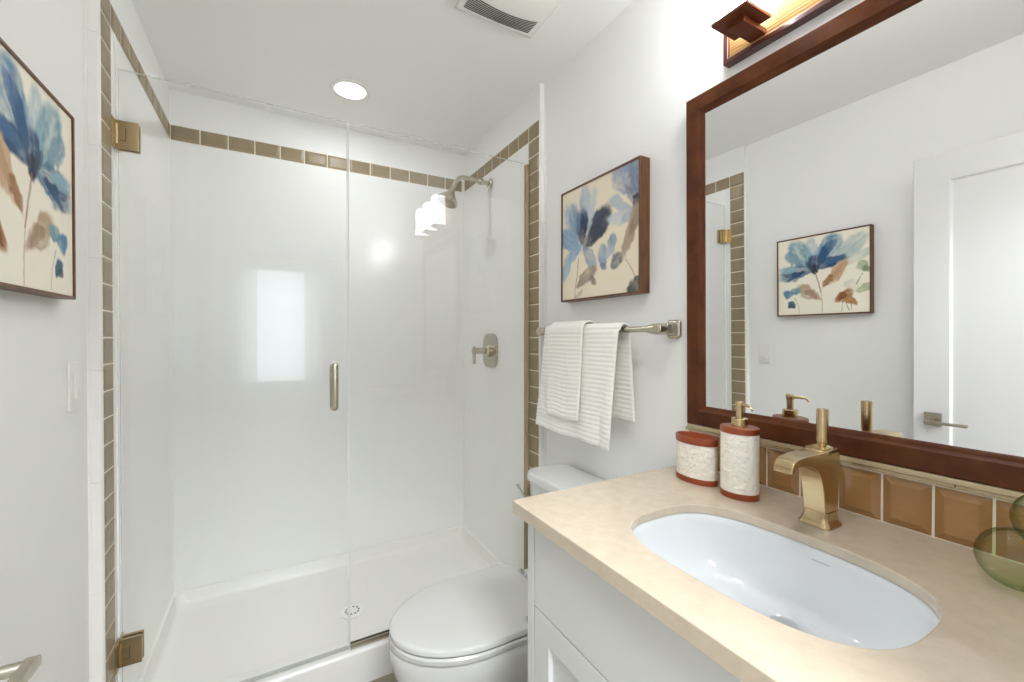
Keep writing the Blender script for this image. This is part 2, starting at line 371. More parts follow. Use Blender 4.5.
# ------------------------------------------------------------------ shower glass
sd = thing('shower_door', 'frameless clear glass shower door with pull handle and two hinges', 'shower door', (-.08, YG, RIM))
b = new(); pane(b, -.406, .2412, RIM+.012, 2.1155); obj('glass_pane', b, [GLASSP, GEDGE], sd)
b = new(); box(b, -.398, .2412, YG-.006, YG+.006, RIM+.003, RIM+.012); obj('bottom_sweep', b, thin_glass('vinyl', (.86, .87, .86, 1), rough=.2), sd)
b = new(); box(b, .2396, .2418, YG-.0065, YG+.0065, RIM+.012, 2.115); obj('edge_seal', b, SEAL, sd)
for zc in (1.9165, .359):
    b = new()
    box(b, -.4085, -.357, YG-.0155, YG-.005, zc-.0415, zc+.0415); box(b, -.4085, -.357, YG+.005, YG+.0155, zc-.0415, zc+.0415)
    hg = obj('hinge', b, BRONZE, sd, bevel=.0012)
    b = new(); box(b, -.4155, -.4085, YG-.046, YG+.030, zc-.0415, zc+.0415); box(b, -.4085, -.386, YG-.0166, YG-.0145, zc-.019, zc+.019)
    obj('hinge_wall_plate', b, BRONZE, hg, bevel=.001)
    b = new(); box(b, -.3862, -.3848, YG-.0168, YG-.0146, zc-.019, zc+.019); box(b, -.398, -.3848, YG-.0168, YG-.0146, zc-.0197, zc-.0185); obj('hinge_slot', b, DARK, hg)
    b = new(); tube(b, [(-.4085, YG-.012, zc-.030), (-.4085, YG-.012, zc+.030)], .0075, 12); obj('hinge_barrel', b, BRONZE, hg, smooth='auto')
for s in (-1, 1):
    yy = YG+s*.032
    b = new(); x = .1925; pts = [(x, YG+s*.0055, 1.052)]
    pts += [(x, yy-s*.012, 1.052), (x, yy-s*.004, 1.054), (x, yy, 1.062), (x, yy, 1.13), (x, yy, 1.198), (x, yy-s*.004, 1.206), (x, yy-s*.012, 1.208), (x, YG+s*.0055, 1.208)]
    tube(b, pts, .0118, 14); lathe(b, [(.0135, YG+s*.005), (.0135, YG+s*.008)], (.1925, 0, 1.052), 16, axis='y'); lathe(b, [(.0135, YG+s*.005), (.0135, YG+s*.008)], (.1925, 0, 1.208), 16, axis='y')
    obj('pull_handle', b, NICKEL, sd, smooth='auto')
adopt(sd)
sp = thing('shower_glass_panel', 'fixed clear glass shower panel beside the toilet and towels', 'glass panel', (.63, YG, RIM))
b = new(); pane(b, .2462, 1.030, RIM+.004, 2.1155); obj('glass_pane', b, [GLASSP, GEDGE], sp)
b = new()
box(b, .2462, 1.0385, YG-.010, YG-.0055, RIM, RIM+.020); box(b, .2462, 1.0385, YG+.0055, YG+.010, RIM, RIM+.020)
obj('bottom_channel', b, NICKEL, sp)
b = new(); box(b, 1.019, 1.0335, YG-.010, YG-.0055, RIM+.020, 2.112); box(b, 1.019, 1.0335, YG+.0055, YG+.010, RIM+.020, 2.112)
obj('side_channel', b, PENCIL, sp); b = new(); box(b, .2446, .2466, YG-.0065, YG+.0065, RIM+.02, 2.115); obj('edge_seal', b, SEAL, sp); adopt(sp)

# ------------------------------------------------------------------ shower fittings
sh = thing('showerhead', 'brushed nickel shower head on a bent arm from the shower wall', 'shower head', (SR-.004, 2.09, 2.15))
b = new(); lathe(b, [(.030, SR-.004), (.030, SR-.008), (.022, SR-.016), (.012, SR-.020)], (0, 2.09, 2.150), 28, axis='x'); obj('flange', b, NICKEL, sh, smooth='auto')
b = new(); pts = [(SR-.015, 2.09, 2.150), (.98, 2.09, 2.153), (.90, 2.09, 2.156)] + [(.885-.062*math.sin(t), 2.09, 2.094+.062*math.cos(t)) for t in [k*PI/2.6/8 for k in range(9)]] + [(.815, 2.09, 2.085)]
tube(b, pts, .0112, 14); lathe(b, [(.012, .955), (.017, .968), (.017, .985), (.012, .998)], (0, 2.09, 2.152), 20, axis='x'); obj('arm', b, NICKEL, sh, smooth='auto')
b = new(); lathe(b, [(.011, .035), (.015, .028), (.017, .015), (.022, .004), (.040, -.018), (.054, -.036), (.056, -.050), (.050, -.055), (.048, -.052), (.010, -.053)], (0, 0, 0), 36)
hd = obj('spray_bell', b, NICKEL, sh, smooth='auto'); hd.rotation_euler = (0, .42, 0); hd.location = (.804, 2.09, 2.058)
b = new(); lathe(b, [(.0465, -.0535), (.0465, -.0560), (.01, -.0565)], (0, 0, 0), 36); obj('spray_face', b, mat('rubber_grey', srgb(120, 116, 108), .5), hd)
adopt(sh)
vl = thing('shower_valve', 'brushed nickel shower valve with a lever on an oblong plate', 'shower valve', (SR-.004, 2.09, 1.235))
b = new(); pr = rrect(.172, .186, .052, 8)
ring_loft(b, [[(xx, 2.086+p*sc, 1.238+q*sc) for p, q in pr] for xx, sc in ((SR-.004, 1), (SR-.009, 1), (SR-.013, .93))]); obj('plate', b, NICKEL, vl, smooth='auto')
b = new(); lathe(b, [(.034, SR-.012), (.034, SR-.028), (.026, SR-.036), (.017, SR-.038), (.017, SR-.088), (.0145, SR-.093), (.0145, SR-.110), (.010, SR-.113)], (0, 2.09, 1.238), 28, axis='x'); obj('stem', b, NICKEL, vl, smooth='auto')
b = new(); tube(b, [(SR-.102, 2.09, 1.262), (SR-.102, 2.09, 1.250), (SR-.102, 2.09, 1.228), (SR-.102, 2.09, 1.168)], [.008, .010, .0085, .009], 16); obj('lever', b, NICKEL, vl, smooth='auto')
adopt(vl)

# ------------------------------------------------------------------ ceiling fixtures
rc = thing('recessed_light', 'lit round recessed downlight in the ceiling above the shower', 'recessed light', (.31, 2.073, ZC))
b = new(); lathe(b, [(.088, ZC), (.086, ZC-.004), (.068, ZC-.006), (.066, ZC-.003)], (.31, 2.073, 0), 40, cap0=False, cap1=False); obj('trim_ring', b, WPLAS, rc, smooth=True)
b = new(); lathe(b, [(.066, ZC-.0008), (.066, ZC-.003)], (.31, 2.073, 0), 40); obj('lens', b, LENS, rc); adopt(rc)
fn = thing('exhaust_fan', 'white domed exhaust fan grille with slots on the ceiling', 'exhaust fan', (.69, 1.22, ZC))
def fan_z(u, v): return ZC-.014-.026*(1-u*u)*(1-v*v)
fx, fy, fh = .690, 1.212, .153
b = new(); n = 28
g = [[b.verts.new((fx+fh*(2*i/n-1), fy+fh*(2*j/n-1), fan_z(2*i/n-1, 2*j/n-1))) for i in range(n+1)] for j in range(n+1)]
for j in range(n):
    for i in range(n): b.faces.new((g[j][i], g[j][i+1], g[j+1][i+1], g[j+1][i]))
ed = [g[0][i] for i in range(n)]+[g[j][n] for j in range(n)]+[g[n][n-i] for i in range(n)]+[g[n-j][0] for j in range(n)]
up = [b.verts.new((fx+(v.co.x-fx)*.95, fy+(v.co.y-fy)*.95, ZC)) for v in ed]
for i in range(len(ed)): b.faces.new((ed[i], ed[(i+1) % len(ed)], up[(i+1) % len(ed)], up[i]))
obj('grille', b, WPLAS, fn, smooth=True)
b = new()
def slot(v):
    hw = .0017/fh
    r0 = []; r1 = []
    for i in range(25):
        u = -.83+1.66*i/24
        r0.append(b.verts.new((fx+fh*u, fy+fh*(v-hw), fan_z(u, v-hw)-.0006))); r1.append(b.verts.new((fx+fh*u, fy+fh*(v+hw), fan_z(u, v+hw)-.0006)))
    for i in range(24): b.faces.new((r0[i], r0[i+1], r1[i+1], r1[i]))
for k in range(8): slot(.83-k*.058)
obj('slots', b, DARK, fn, solid=.001); b = new()
for k in range(8): slot(-.83+k*.058)
obj('slots', b, DARK, fn, solid=.001); adopt(fn)

# ------------------------------------------------------------------ toilet
TY = 1.235
def egg(xf, xb, hw, nb=4.0, yc=TY, n=56, split=.52):
    xm = xf+(xb-xf)*split; out = []
    for k in range(n):
        t = 2*PI*k/n; c, s = math.cos(t), math.sin(t)
        if c < 0: out.append((xm+(xm-xf)*c, yc+hw*s))
        else: out.append((xm+(xb-xm)*abs(c)**(2/nb), yc+hw*math.copysign(abs(s)**(2/nb), s)))
    return out
def eloft(b, L, **k):
    return ring_loft(b, [[(p, q, z) for p, q in egg(*a[:3], **(a[4] if len(a) > 4 else {}))] for a in L for z in (a[3],)], **k)
tl = thing('toilet', 'white two-piece toilet with closed lid between vanity and shower', 'toilet', (.70, TY, 0))
b = new()
eloft(b, [(.40, .98, .115, .0), (.395, .98, .118, .02), (.385, .975, .122, .10), (.355, .965, .135, .20), (.318, .95, .155, .28), (.295, .93, .172, .345), (.288, .92, .178, .385), (.292, .92, .177, .405), (.300, .92, .170, .412)])
obj('bowl', b, TOILM, tl, smooth='auto')
b = new(); eloft(b, [(.293, .772, .178, .4155, dict(nb=7)), (.289, .775, .181, .420, dict(nb=7)), (.289, .775, .181, .431, dict(nb=7)), (.294, .772, .177, .4355, dict(nb=7))]); obj('seat', b, SEATM, tl, smooth='auto')
b = new(); eloft(b, [(.296, .776, .176, .4385, dict(nb=12)), (.290, .779, .180, .442, dict(nb=12)), (.290, .779, .180, .452, dict(nb=12)), (.294, .776, .177, .457, dict(nb=12)), (.303, .768, .170, .4595, dict(nb=12)), (.36, .72, .12, .4605, dict(nb=6))]); obj('lid', b, SEATM, tl, smooth='auto')
for s in (-1, 1):
    b = new(); box(b, .776, .800, TY+s*.11-.014, TY+s*.11+.014, .42, .452); hh = obj('hinge', b, CHROME, tl, bevel=.004)
    b = new(); box(b, .79, .84, TY+s*.11-.018, TY+s*.11+.018, .409, .440); obj('hinge_cap', b, SEATM, hh, bevel=.004)
def rloft(b, L, yc=TY+.010, **k):
    return ring_loft(b, [[(cx+p, yc+q, z) for p, q in rrect(wx, wy, r, 8)] for cx, wx, wy, r, z in L], **k)
b = new(); box(b, .655, .692, 1.070, 1.096, .456, .4665); obj('hinge_cover', b, CHROME, tl, bevel=.002)
b = new(); rloft(b, [(.958, .165, .33, .05, .405), (.955, .178, .345, .05, .50), (.952, .188, .36, .05, .756)]); obj('tank', b, TOILM, tl, smooth='auto')
b = new(); rloft(b, [(.952, .196, .372, .055, .757), (.950, .204, .382, .058, .762), (.950, .204, .382, .058, .784), (.950, .196, .374, .056, .791), (.950, .175, .352, .05, .7935)]); obj('tank_lid', b, TOILM, tl, smooth='auto')
b = new(); lathe(b, [(.014, .856), (.014, .848), (.009, .844), (.009, .836)], (0, 1.384, .690), 20, axis='x'); tube(b, [(.838, 1.384, .690), (.828, 1.392, .708), (.812, 1.410, .746)], [.006, .0055, .0065], 12)
obj('flush_lever', b, CHROME, tl, smooth='auto'); adopt(tl)

# ------------------------------------------------------------------ vanity
VY0, VY1, VX = .02, .812, .4955
vn = thing('vanity_cabinet', 'white painted vanity cabinet with shaker doors under the beige countertop', 'vanity cabinet', (.78, .42, 0))
b = new()
box(b, VX+.020, XR-.001, VY0, VY0+.018, .09, .9135); box(b, VX+.020, XR-.001, VY1-.019, VY1-.001, .09, .9135); box(b, XR-.013, XR-.001, VY0+.018, VY1-.019, .09, .9135); box(b, VX+.020, XR-.013, VY0+.018, VY1-.019, .09, .108); box(b, VX+.020, VX+.032, VY0+.018, VY1-.019, .71, .735); box(b, VX+.020, VX+.032, VY0+.018, VY1-.019, .895, .9135)
box(b, VX, VX+.020, VY1-.0265, VY1, .09, .9135); box(b, VX, VX+.020, VY0, VY0+.0265, .09, .9135)
box(b, VX+.06, XR-.001, VY0+.01, VY1-.01, 0, .09)
obj('carcass', b, CABM, vn, bevel=.001)
zs = .7225
b = new(); box(b, VX, VX+.019, VY0+.0295, VY1-.0295, zs+.0018, .9105); obj('drawer_front', b, CABM, vn, bevel=.0012)
ym = (VY0+VY1)/2
for y0, y1 in ((ym+.0015, VY1-.0295), (VY0+.0295, ym-.0015)):
    b = new(); shaker(b, VX, VX+.019, y0, y1, .095, zs-.0018, .054, .010, -1, .003); obj('door', b, CABM, vn, bevel=.001)
adopt(vn)
CZH = .9245
CX0, CX1, CY0, CY1, CZ0, CZ1 = .470, XR-.0005, .002, .8365, .914, .942
SX, SY, SA, SB = .7145, .4215, .1515, .2155
def sup(t, n=2.9):
    c, s = math.cos(t), math.sin(t)
    return math.copysign(abs(c)**(2/n), c), math.copysign(abs(s)**(2/n), s)
def counter():
    b = new(); N = 160
    ts = [2*PI*k/N for k in range(N)]
    hole = [(SX+SA*sup(t)[0], SY+SB*sup(t)[1]) for t in ts]
    corners = [(CX0, CY0), (CX0, CY1), (CX1, CY0), (CX1, CY1)]
    outer = []
    for hx, hy in hole:
        dx, dy = hx-SX, hy-SY
        k = min(((CX1-SX)/dx if dx > 1e-9 else 9e9), ((CX0-SX)/dx if dx < -1e-9 else 9e9), ((CY1-SY)/dy if dy > 1e-9 else 9e9), ((CY0-SY)/dy if dy < -1e-9 else 9e9))
        outer.append([SX+dx*k, SY+dy*k])
    for c in corners:
        i = min(range(N), key=lambda i: (outer[i][0]-c[0])**2+(outer[i][1]-c[1])**2); outer[i] = list(c)
    def ins(p, d): return (min(max(p[0], CX0+d), CX1), min(max(p[1], CY0+d), CY1-d))
    def hs(d): return [(SX+(SA+d)*sup(t)[0], SY+(SB+d)*sup(t)[1]) for t in ts]
    rings = [[(*p, CZH) for p in hs(0)], [(*p, CZ1-.002) for p in hs(0)], [(*p, CZ1-.0005) for p in hs(.0007)], [(*p, CZ1) for p in hs(.0022)],
             [(*ins(p, .002), CZ1) for p in outer], [(*ins(p, .0006), CZ1-.0006) for p in outer], [(*p, CZ1-.002) for p in outer], [(*p, CZ0) for p in outer], [(*p, CZ0) for p in hs(.020)], [(*p, CZH) for p in hs(.019)], [(*p, CZH) for p in hs(0)]]
    ring_loft(b, rings, True, False, False); bmesh.ops.remove_doubles(b, verts=b.verts[:], dist=1e-6)
    return b
tag(obj('countertop', counter(), QUARTZ), 'beige quartz countertop with an oval sink cutout on the white vanity', 'countertop')
sk = thing('sink', 'white oval undermount sink set below the beige countertop', 'sink', (SX, SY, CZ0))
def basin():
    b = new(); N = 96; ts = [2*PI*k/N for k in range(N)]
    prof = [(1.10, 1.07, 0, 0), (1.025, 1.018, 0, 0), (1.0, 1.0, -.004, 0), (.985, .988, -.02, .001), (.94, .955, -.055, .004), (.87, .90, -.085, .010), (.75, .80, -.107, .022), (.56, .62, -.120, .044), (.32, .36, -.1265, .066), (.10, .09, -.1300, .080)]
    rings = [[(SX+dx_+SA*fx_*sup(t, n)[0], SY+SB*fy_*sup(t, n)[1], CZH-.0005+dz) for t in ts] for (fx_, fy_, dz, dx_), n in zip(prof, (2.9, 2.9, 2.9, 2.9, 2.8, 2.7, 2.5, 2.3, 2.1, 2))]
    ring_loft(b, rings, True, False, False); return b
obj('basin', basin(), CERAM, sk, smooth=True, solid=.006, offset=-1)
b = new(); lathe(b, [(.016, CZH-.1320), (.024, CZH-.1300), (.023, CZH-.1265), (.018, CZH-.1240), (.004, CZH-.1225)], (SX+.080, SY, 0), 28); obj('drain', b, CHROME, sk, smooth='auto')
b = new()
for k in range(7):   # faint maker's mark on the far inner wall: illegible thin grey strokes
    yy = .382+k*.0042; box(b, SX+SA*.986, SX+SA*.992, yy, yy+.0030, .9005, .9030)
obj('printed_mark', b, mat('mark_grey', srgb(176, 182, 194), .4), sk); adopt(sk)

# backsplash
BX = XR; b = new()
box(b, BX-.003, BX, CY0, CY1, CZ1, 1.0425)
ys = .2245-.0757*3
y = .2245-.0757*2.94; lst = []
y = .2245+.0757*8
edge = .2245+.0757*8
k = 0
while True:
    y1 = .2245+.0757*8-.0757*k; y0 = y1-.0757; k += 1
    a0, a1 = max(y0, CY0), min(y1, CY1)
    if a1-a0 > .012: tile(b, (BX, a0, CZ1+.001), (0, 1, 0), (0, 0, 1), (-1, 0, 0), a1-a0, .0975, t0=.0045, t1=.0105, bev=.014)
    if y0 < CY0: break
struct('trim_7', b, [GROUT, BTILE], 'bronze bevelled tile backsplash under the mirror', 'backsplash')
b = new()
y = CY1
for L in (.11, .152, .152, .152, .152, .152):
    y0 = max(y-L, CY0)
    if y-y0 > .005: box(b, BX-.011, BX, y0+.0004, y-.0004, 1.0425, 1.0505)
    y = y0
struct('trim_8', b, PENCIL, 'thin beige liner along the top of the bronze backsplash', 'tile liner', bevel=.002)

# ------------------------------------------------------------------ mirror
mr = thing('wall_mirror', 'large mirror in a mahogany frame above the vanity', 'mirror', (XR-.012, .44, 1.064))
MY0, MY1, MZ0, MZ1, FW = .062, .823, 0, .922, .055
def frame(b, y0, y1, z0, z1, prof):
    """prof: (inset, x)"""
    rings = [[(x, yy, zz) for yy, zz in ((y0+d, z0+d), (y1-d, z0+d), (y1-d, z1-d), (y0+d, z1-d))] for d, x in prof]
    vs = [[b.verts.new(p) for p in r] for r in rings]
    for a, c in zip(vs, vs[1:]+vs[:1]):
        for i in range(4): b.faces.new((a[i], a[(i+1) % 4], c[(i+1) % 4], c[i]))
b = new(); frame(b, MY0-.44, MY1-.44, MZ0, MZ1, [(0, .010), (0, -.007), (.003, -.010), (.040, -.011), (.046, -.006), (.052, -.004), (.055, -.001), (.055, .010)])
obj('frame', b, MAHOG, mr, bevel=.001)
b = new(); box(b, 0.001, .004, MY0-.44+.05, MY1-.44-.05, .05, MZ1-.05); obj('glass', b, MIRROR, mr)
b = new(); box(b, -.007, .008, MY0-.44, MY1-.44, -.0125, -.0006); obj('ledge', b, PENCIL, mr, bevel=.002)
mr.rotation_euler = (0, -.0105, 0)

# ------------------------------------------------------------------ vanity light
vl2 = thing('vanity_light', 'wall light with square wooden lamp base and ribbed gilt backplate above the mirror', 'wall light', (XR, .44, 2.12))
LY0, LY1, LZ0, LZ1 = .17, .711, 2.028, 2.29
b = new(); frame(b, LY0, LY1, LZ0, LZ1, [(0, XR-.001), (0, XR-.025), (.012, XR-.025), (.014, XR-.020), (.014, XR-.001)]); obj('backplate_frame', b, DARKW, vl2, bevel=.0015)
b = new(); N = 30; zz0, zz1 = LZ0+.013, LZ1-.013; rings = []
pts = []
for k in range(N):
    for j in range(6):
        t = j/6; pts.append((XR-.015-.005*math.sin(PI*t), zz0+(zz1-zz0)*(k+t)/N))
for (xa, za), (xb_, zb) in zip(pts, pts[1:]):
    v = [b.verts.new(p) for p in ((xa, LY0+.013, za), (xa, LY1-.013, za), (xb_, LY1-.013, zb), (xb_, LY0+.013, zb))]; b.faces.new(v)
bmesh.ops.remove_doubles(b, verts=b.verts[:], dist=1e-6); obj('ribbed_panel', b, GILT, vl2)
for yc in (.621, .44, .26):
    xc = .9715
    b = new(); box(b, xc-.0465, xc+.0465, yc-.0455, yc+.0455, 2.060, 2.068); lp = obj('lamp_base', b, MAHOGV, vl2, bevel=.001)
    b = new(); box(b, xc-.020, XR-.019, yc-.020, yc+.020, 2.047, 2.0605); obj('arm', b, MAHOGV, vl2, bevel=.001)
    b = new(); prr = rrect(.078, .078, .006, 3)
    ring_loft(b, [[(xc+p, yc+q, z) for p, q in prr] for z in (2.0685, 2.262)]); obj('glass_shade', b, SHADE, vl2)
adopt(vl2)

# ------------------------------------------------------------------ paintings
rng = np.random.default_rng(7)
def noise(n, cells):
    g = rng.random((cells+1, cells+1)); t = np.linspace(0, cells-1e-6, n); i = t.astype(int); f = t-i; f = f*f*(3-2*f)
    a = g[np.ix_(i, i)]; b_ = g[np.ix_(i, i+1)]; c = g[np.ix_(i+1, i)]; d = g[np.ix_(i+1, i+1)]
    fx_, fy_ = f[None, :], f[:, None]
    return (a*(1-fx_)+b_*fx_)*(1-fy_)+(c*(1-fx_)+d*fx_)*fy_
def lin(c): return np.array(srgb(*c)[:3])
def paint(n, bgc, strokes):
    """v runs down, u to the right; watercolour strokes: ('p', u, v, length, width, angle deg, colour, alpha) / ('l', points, width, colour, alpha)"""
    vv, uu = np.meshgrid(np.linspace(0, 1, n), np.linspace(0, 1, n), indexing='ij')
    img = np.ones((n, n, 3))*lin(bgc)[None, None]
    img *= (1+.05*(noise(n, 9)-.5))[..., None]
    for s in strokes:
        wu = (noise(n, 9)-.5)*.03+(noise(n, 30)-.5)*.022; wv = (noise(n, 9)-.5)*.03+(noise(n, 30)-.5)*.022
        if s[0] == 'p':
            _, u, v, L, W, ang, col, al = s; a = math.radians(ang)
            du, dv = uu+wu-u, vv+wv-v
            x = (du*math.cos(a)-dv*math.sin(a))/L; y = (du*math.sin(a)+dv*math.cos(a))/W   # angle counter-clockwise from +u
            y = y/(.42+.58*np.clip((x+1)/1.3, 0, 1)**.8)
            d = np.sqrt(x*x+y*y); k = np.clip((1.06-d)/.34, 0, 1); k = k*k*(3-2*k)
            sn = noise(n, 40); th = np.clip((np.arctan2(y, x+1.3)/1.6+.5), 0, 1)
            line = noise(512, 13)[7]; streak = line[(np.clip(th, 0, 1)*511).astype(int)]
            den = np.clip(.34+.28*streak+.62*noise(n, 8)*1.0+.2*(sn-.5), .12, 1.1)
            k = k*np.clip(al*den*1.15, 0, 1)
            tone = (.90+.12*noise(n, 12)+.10*line[((1-th)*511).astype(int)])[..., None]
            c_ = np.clip(lin(col)[None, None]*tone, 0, 1)
        else:
            _, pts, W, col, al = s; d = np.full((n, n), 9.); den = .62+.4*noise(n, 11)
            for (u0, v0), (u1, v1) in zip(pts, pts[1:]):
                e = np.array((u1-u0, v1-v0)); t = np.clip(((uu-u0)*e[0]+(vv-v0)*e[1])/(e@e), 0, 1)
                d = np.minimum(d, np.hypot(uu+wu*.25-u0-t*e[0], vv+wv*.25-v0-t*e[1]))
            k = np.clip((W-d)/(W*.5), 0, 1)*np.clip(al*den, 0, 1); c_ = lin(col)[None, None]
        img = img*(1-k[..., None])+c_*k[..., None]
    return img
def canvas(name, img, o, eu, ev, nrm, th, parent, m):
    n = img.shape[0]; o, eu, ev, nrm = map(Vector, (o, eu, ev, nrm))
    b = new(); g = [[b.verts.new(o+eu*(i/(n-1))+ev*(j/(n-1))) for i in range(n)] for j in range(n)]
    for j in range(n-1):
        for i in range(n-1): b.faces.new((g[j][i], g[j][i+1], g[j+1][i+1], g[j+1][i]))
    ob = obj(name, b, m, parent)
    ca = ob.data.color_attributes.new('paint', 'FLOAT_COLOR', 'POINT')
    ca.data.foreach_set('color', np.concatenate([img.reshape(-1, 3), np.ones((n*n, 1))], 1).astype(np.float32).ravel())
    return ob
CANV = mat('painted_canvas', (1, 1, 1, 1), .7, bump=(900, .12, .0008))
vc = CANV.node_tree.nodes.new('ShaderNodeVertexColor'); vc.layer_name = 'paint'
CANV.node_tree.links.new(vc.outputs[0], CANV.node_tree.nodes['Principled BSDF'].inputs['Base Color'])
def framed(name, label, x, s, y0, y1, z0, z1, depth, img, flip):
    t = thing(name, label, 'painting', (x, (y0+y1)/2, z0))
    b = new(); xs = x+s*depth
    frame(b, y0, y1, z0, z1, [(0, x+s*.001), (0, xs), (.0065, xs), (.0065, xs-s*.006), (.0065, x+s*.001)])
    obj('frame', b, WALNUT, t, bevel=.0008)
    a, c = (y1-.0062, y0+.0062) if flip else (y0+.0062, y1-.0062)
    canvas('canvas', img, (xs-s*.004, a, z1-.0062), (0, c-a, 0), (0, 0, z0-z1+.0124), (s, 0, 0), .004, t, CANV)
    b = new(); box(b, *sorted((x+s*.001, xs-s*.005)), y0+.006, y1-.006, z0+.006, z1-.006); obj('backing', b, WALNUT, t)
    adopt(t); return t
BL, PB, NV, TL, SG, BR, TN, PK, LG = (104, 142, 176), (160, 184, 204), (46, 70, 108), (84, 140, 156), (176, 190, 180), (150, 116, 84), (196, 160, 120), (206, 176, 160), (196, 204, 206)
CREAM = (240, 229, 206)
art_r = [
    ('p', .15, .27, .20, .12, 108, PB, .9), ('p', .33, .17, .19, .085, 88, (164, 186, 206), .95), ('p', .12, .46, .21, .11, 150, (140, 168, 196), .95), ('p', .09, .66, .20, .08, 240, (168, 192, 204), .9), ('p', .20, .30, .20, .10, 112, (118, 146, 178), .8),
    ('p', .42, .22, .19, .07, 72, (188, 200, 210), .8), ('p', .49, .42, .25, .13, 42, (70, 78, 96), 1.0), ('p', .52, .44, .22, .10, 36, (62, 68, 84), .9), ('p', .30, .36, .19, .10, 88, (84, 104, 138), 1.0), ('p', .31, .40, .15, .08, 84, (52, 64, 92), .95),
    ('p', .30, .30, .07, .035, 80, (44, 58, 96), .8), ('p', .41, .66, .14, .07, -52, (126, 154, 188), .9), ('p', .20, .58, .14, .06, 215, (150, 176, 200), .85), ('p', .40, .36, .13, .03, 62, (190, 202, 214), .7),
    ('l', [(.25, .64), (.23, .80), (.19, .99)], .008, (150, 120, 98), .9), ('p', .36, .82, .17, .065, 24, (166, 148, 132), .95), ('p', .45, .86, .07, .04, -70, (146, 128, 114), .85), ('p', .25, .96, .07, .03, 30, (196, 180, 162), .8),
    ('p', .85, .10, .19, .15, 125, (150, 160, 182), 1.0), ('p', .97, .13, .18, .11, 95, (122, 136, 164), .95), ('p', .80, .30, .18, .06, 150, (184, 194, 198), .95), ('p', .82, .40, .20, .06, 178, (204, 210, 212), .95), ('p', .92, .38, .13, .06, 205, (172, 184, 194), .9), ('p', .97, .31, .07, .05, 60, (58, 66, 86), 1.0), ('p', .90, .25, .12, .04, 120, (96, 108, 136), .8),
    ('p', .70, .58, .09, .07, 85, (136, 158, 182), 1.0), ('p', .58, .68, .11, .07, 105, (150, 168, 190), 1.0), ('p', .74, .73, .09, .075, 60, (110, 112, 122), 1.0), ('p', .66, .66, .08, .05, 40, (176, 188, 200), .9), ('p', .59, .75, .05, .03, -20, (104, 122, 152), .9),
    ('p', .90, .54, .24, .075, 66, (176, 156, 134), 1.0), ('p', .96, .46, .15, .06, 58, (150, 130, 108), .9), ('l', [(.85, .74), (.93, .84), (.99, .95)], .007, (170, 140, 110), .8), ('p', .95, .96, .10, .07, 30, (84, 92, 82), 1.0)]
art_l = [
    ('p', .20, .22, .24, .13, 140, (182, 198, 192), .95), ('p', .12, .34, .18, .07, 150, (196, 208, 200), .8), ('p', .72, .22, .24, .15, 58, (118, 162, 174), 1.0), ('p', .80, .28, .17, .08, 48, (108, 146, 166), .85), ('p', .60, .20, .20, .10, 84, (158, 186, 198), .9), ('p', .42, .20, .24, .13, 116, (100, 146, 172), 1.0), ('p', .45, .24, .20, .07, 112, (46, 90, 132), .95), ('p', .38, .16, .10, .04, 120, (70, 108, 156), .8),
    ('p', .78, .44, .23, .12, -16, (74, 112, 142), 1.0), ('p', .82, .48, .16, .07, -10, (44, 78, 112), .95), ('p', .86, .40, .14, .06, 8, (140, 176, 190), .8), ('p', .42, .37, .22, .075, 162, (48, 80, 116), 1.0), ('p', .36, .34, .15, .05, 160, (62, 104, 146), .85), ('p', .57, .36, .14, .10, 96, (56, 84, 118), .95), ('p', .57, .43, .07, .06, 90, (38, 46, 66), 1.0), ('p', .62, .38, .09, .04, 60, (60, 80, 98), .9), ('p', .95, .50, .10, .05, 0, (190, 204, 202), .6),
    ('l', [(.56, .46), (.52, .60), (.495, .72)], .010, (156, 104, 90), .9), ('l', [(.50, .66), (.485, .82), (.48, .99)], .006, (186, 156, 132), .9),
    ('p', .62, .72, .19, .085, 38, (188, 162, 134), 1.0), ('p', .60, .74, .11, .05, 40, (160, 130, 102), .85), ('p', .34, .51, .23, .08, 128, (204, 172, 138), 1.0), ('p', .42, .60, .10, .045, 125, (158, 112, 76), .95), ('p', .30, .46, .14, .04, 130, (188, 152, 118), .8),
    ('p', .79, .69, .06, .075, 80, (122, 158, 168), 1.0), ('p', .88, .73, .07, .08, 100, (96, 140, 172), 1.0), ('p', .835, .87, .065, .065, 60, (78, 108, 124), 1.0), ('p', .84, .88, .04, .03, 20, (48, 74, 92), .8), ('l', [(.80, .78), (.755, .88), (.74, .98)], .006, (150, 136, 120), .8),
    ('p', .05, .46, .08, .08, 30, (172, 184, 152), 1.0), ('p', .04, .48, .05, .04, 0, (120, 136, 108), .8), ('p', .06, .72, .10, .06, 170, (180, 190, 146), 1.0), ('p', .17, .68, .09, .09, 90, (226, 220, 200), .8), ('l', [(.07, .54), (.13, .66)], .008, (110, 118, 92), .8),
    ('p', .25, .79, .12, .07, 150, (172, 116, 66), 1.0), ('p', .20, .85, .10, .06, 40, (180, 126, 76), .95), ('p', .28, .80, .07, .035, 120, (122, 76, 40), .9), ('l', [(.23, .86), (.20, .97)], .007, (96, 66, 44), .9), ('l', [(.18, .86), (.17, .96)], .006, (110, 76, 48), .8), ('l', [(.27, .86), (.27, .98)], .005, (130, 92, 58), .7)]
NP = 150
framed('painting', 'square floral painting of grey blue blooms in walnut frame above the towels', XR, -1, .982, 1.409, 1.454, 1.891, .045, paint(NP, CREAM, art_r), True)
framed('painting.001', 'square floral painting with one large teal bloom on the left wall above the switch', XL, 1, .935, 1.372, 1.399, 1.824, .034, paint(NP, (246, 240, 222), art_l), False)

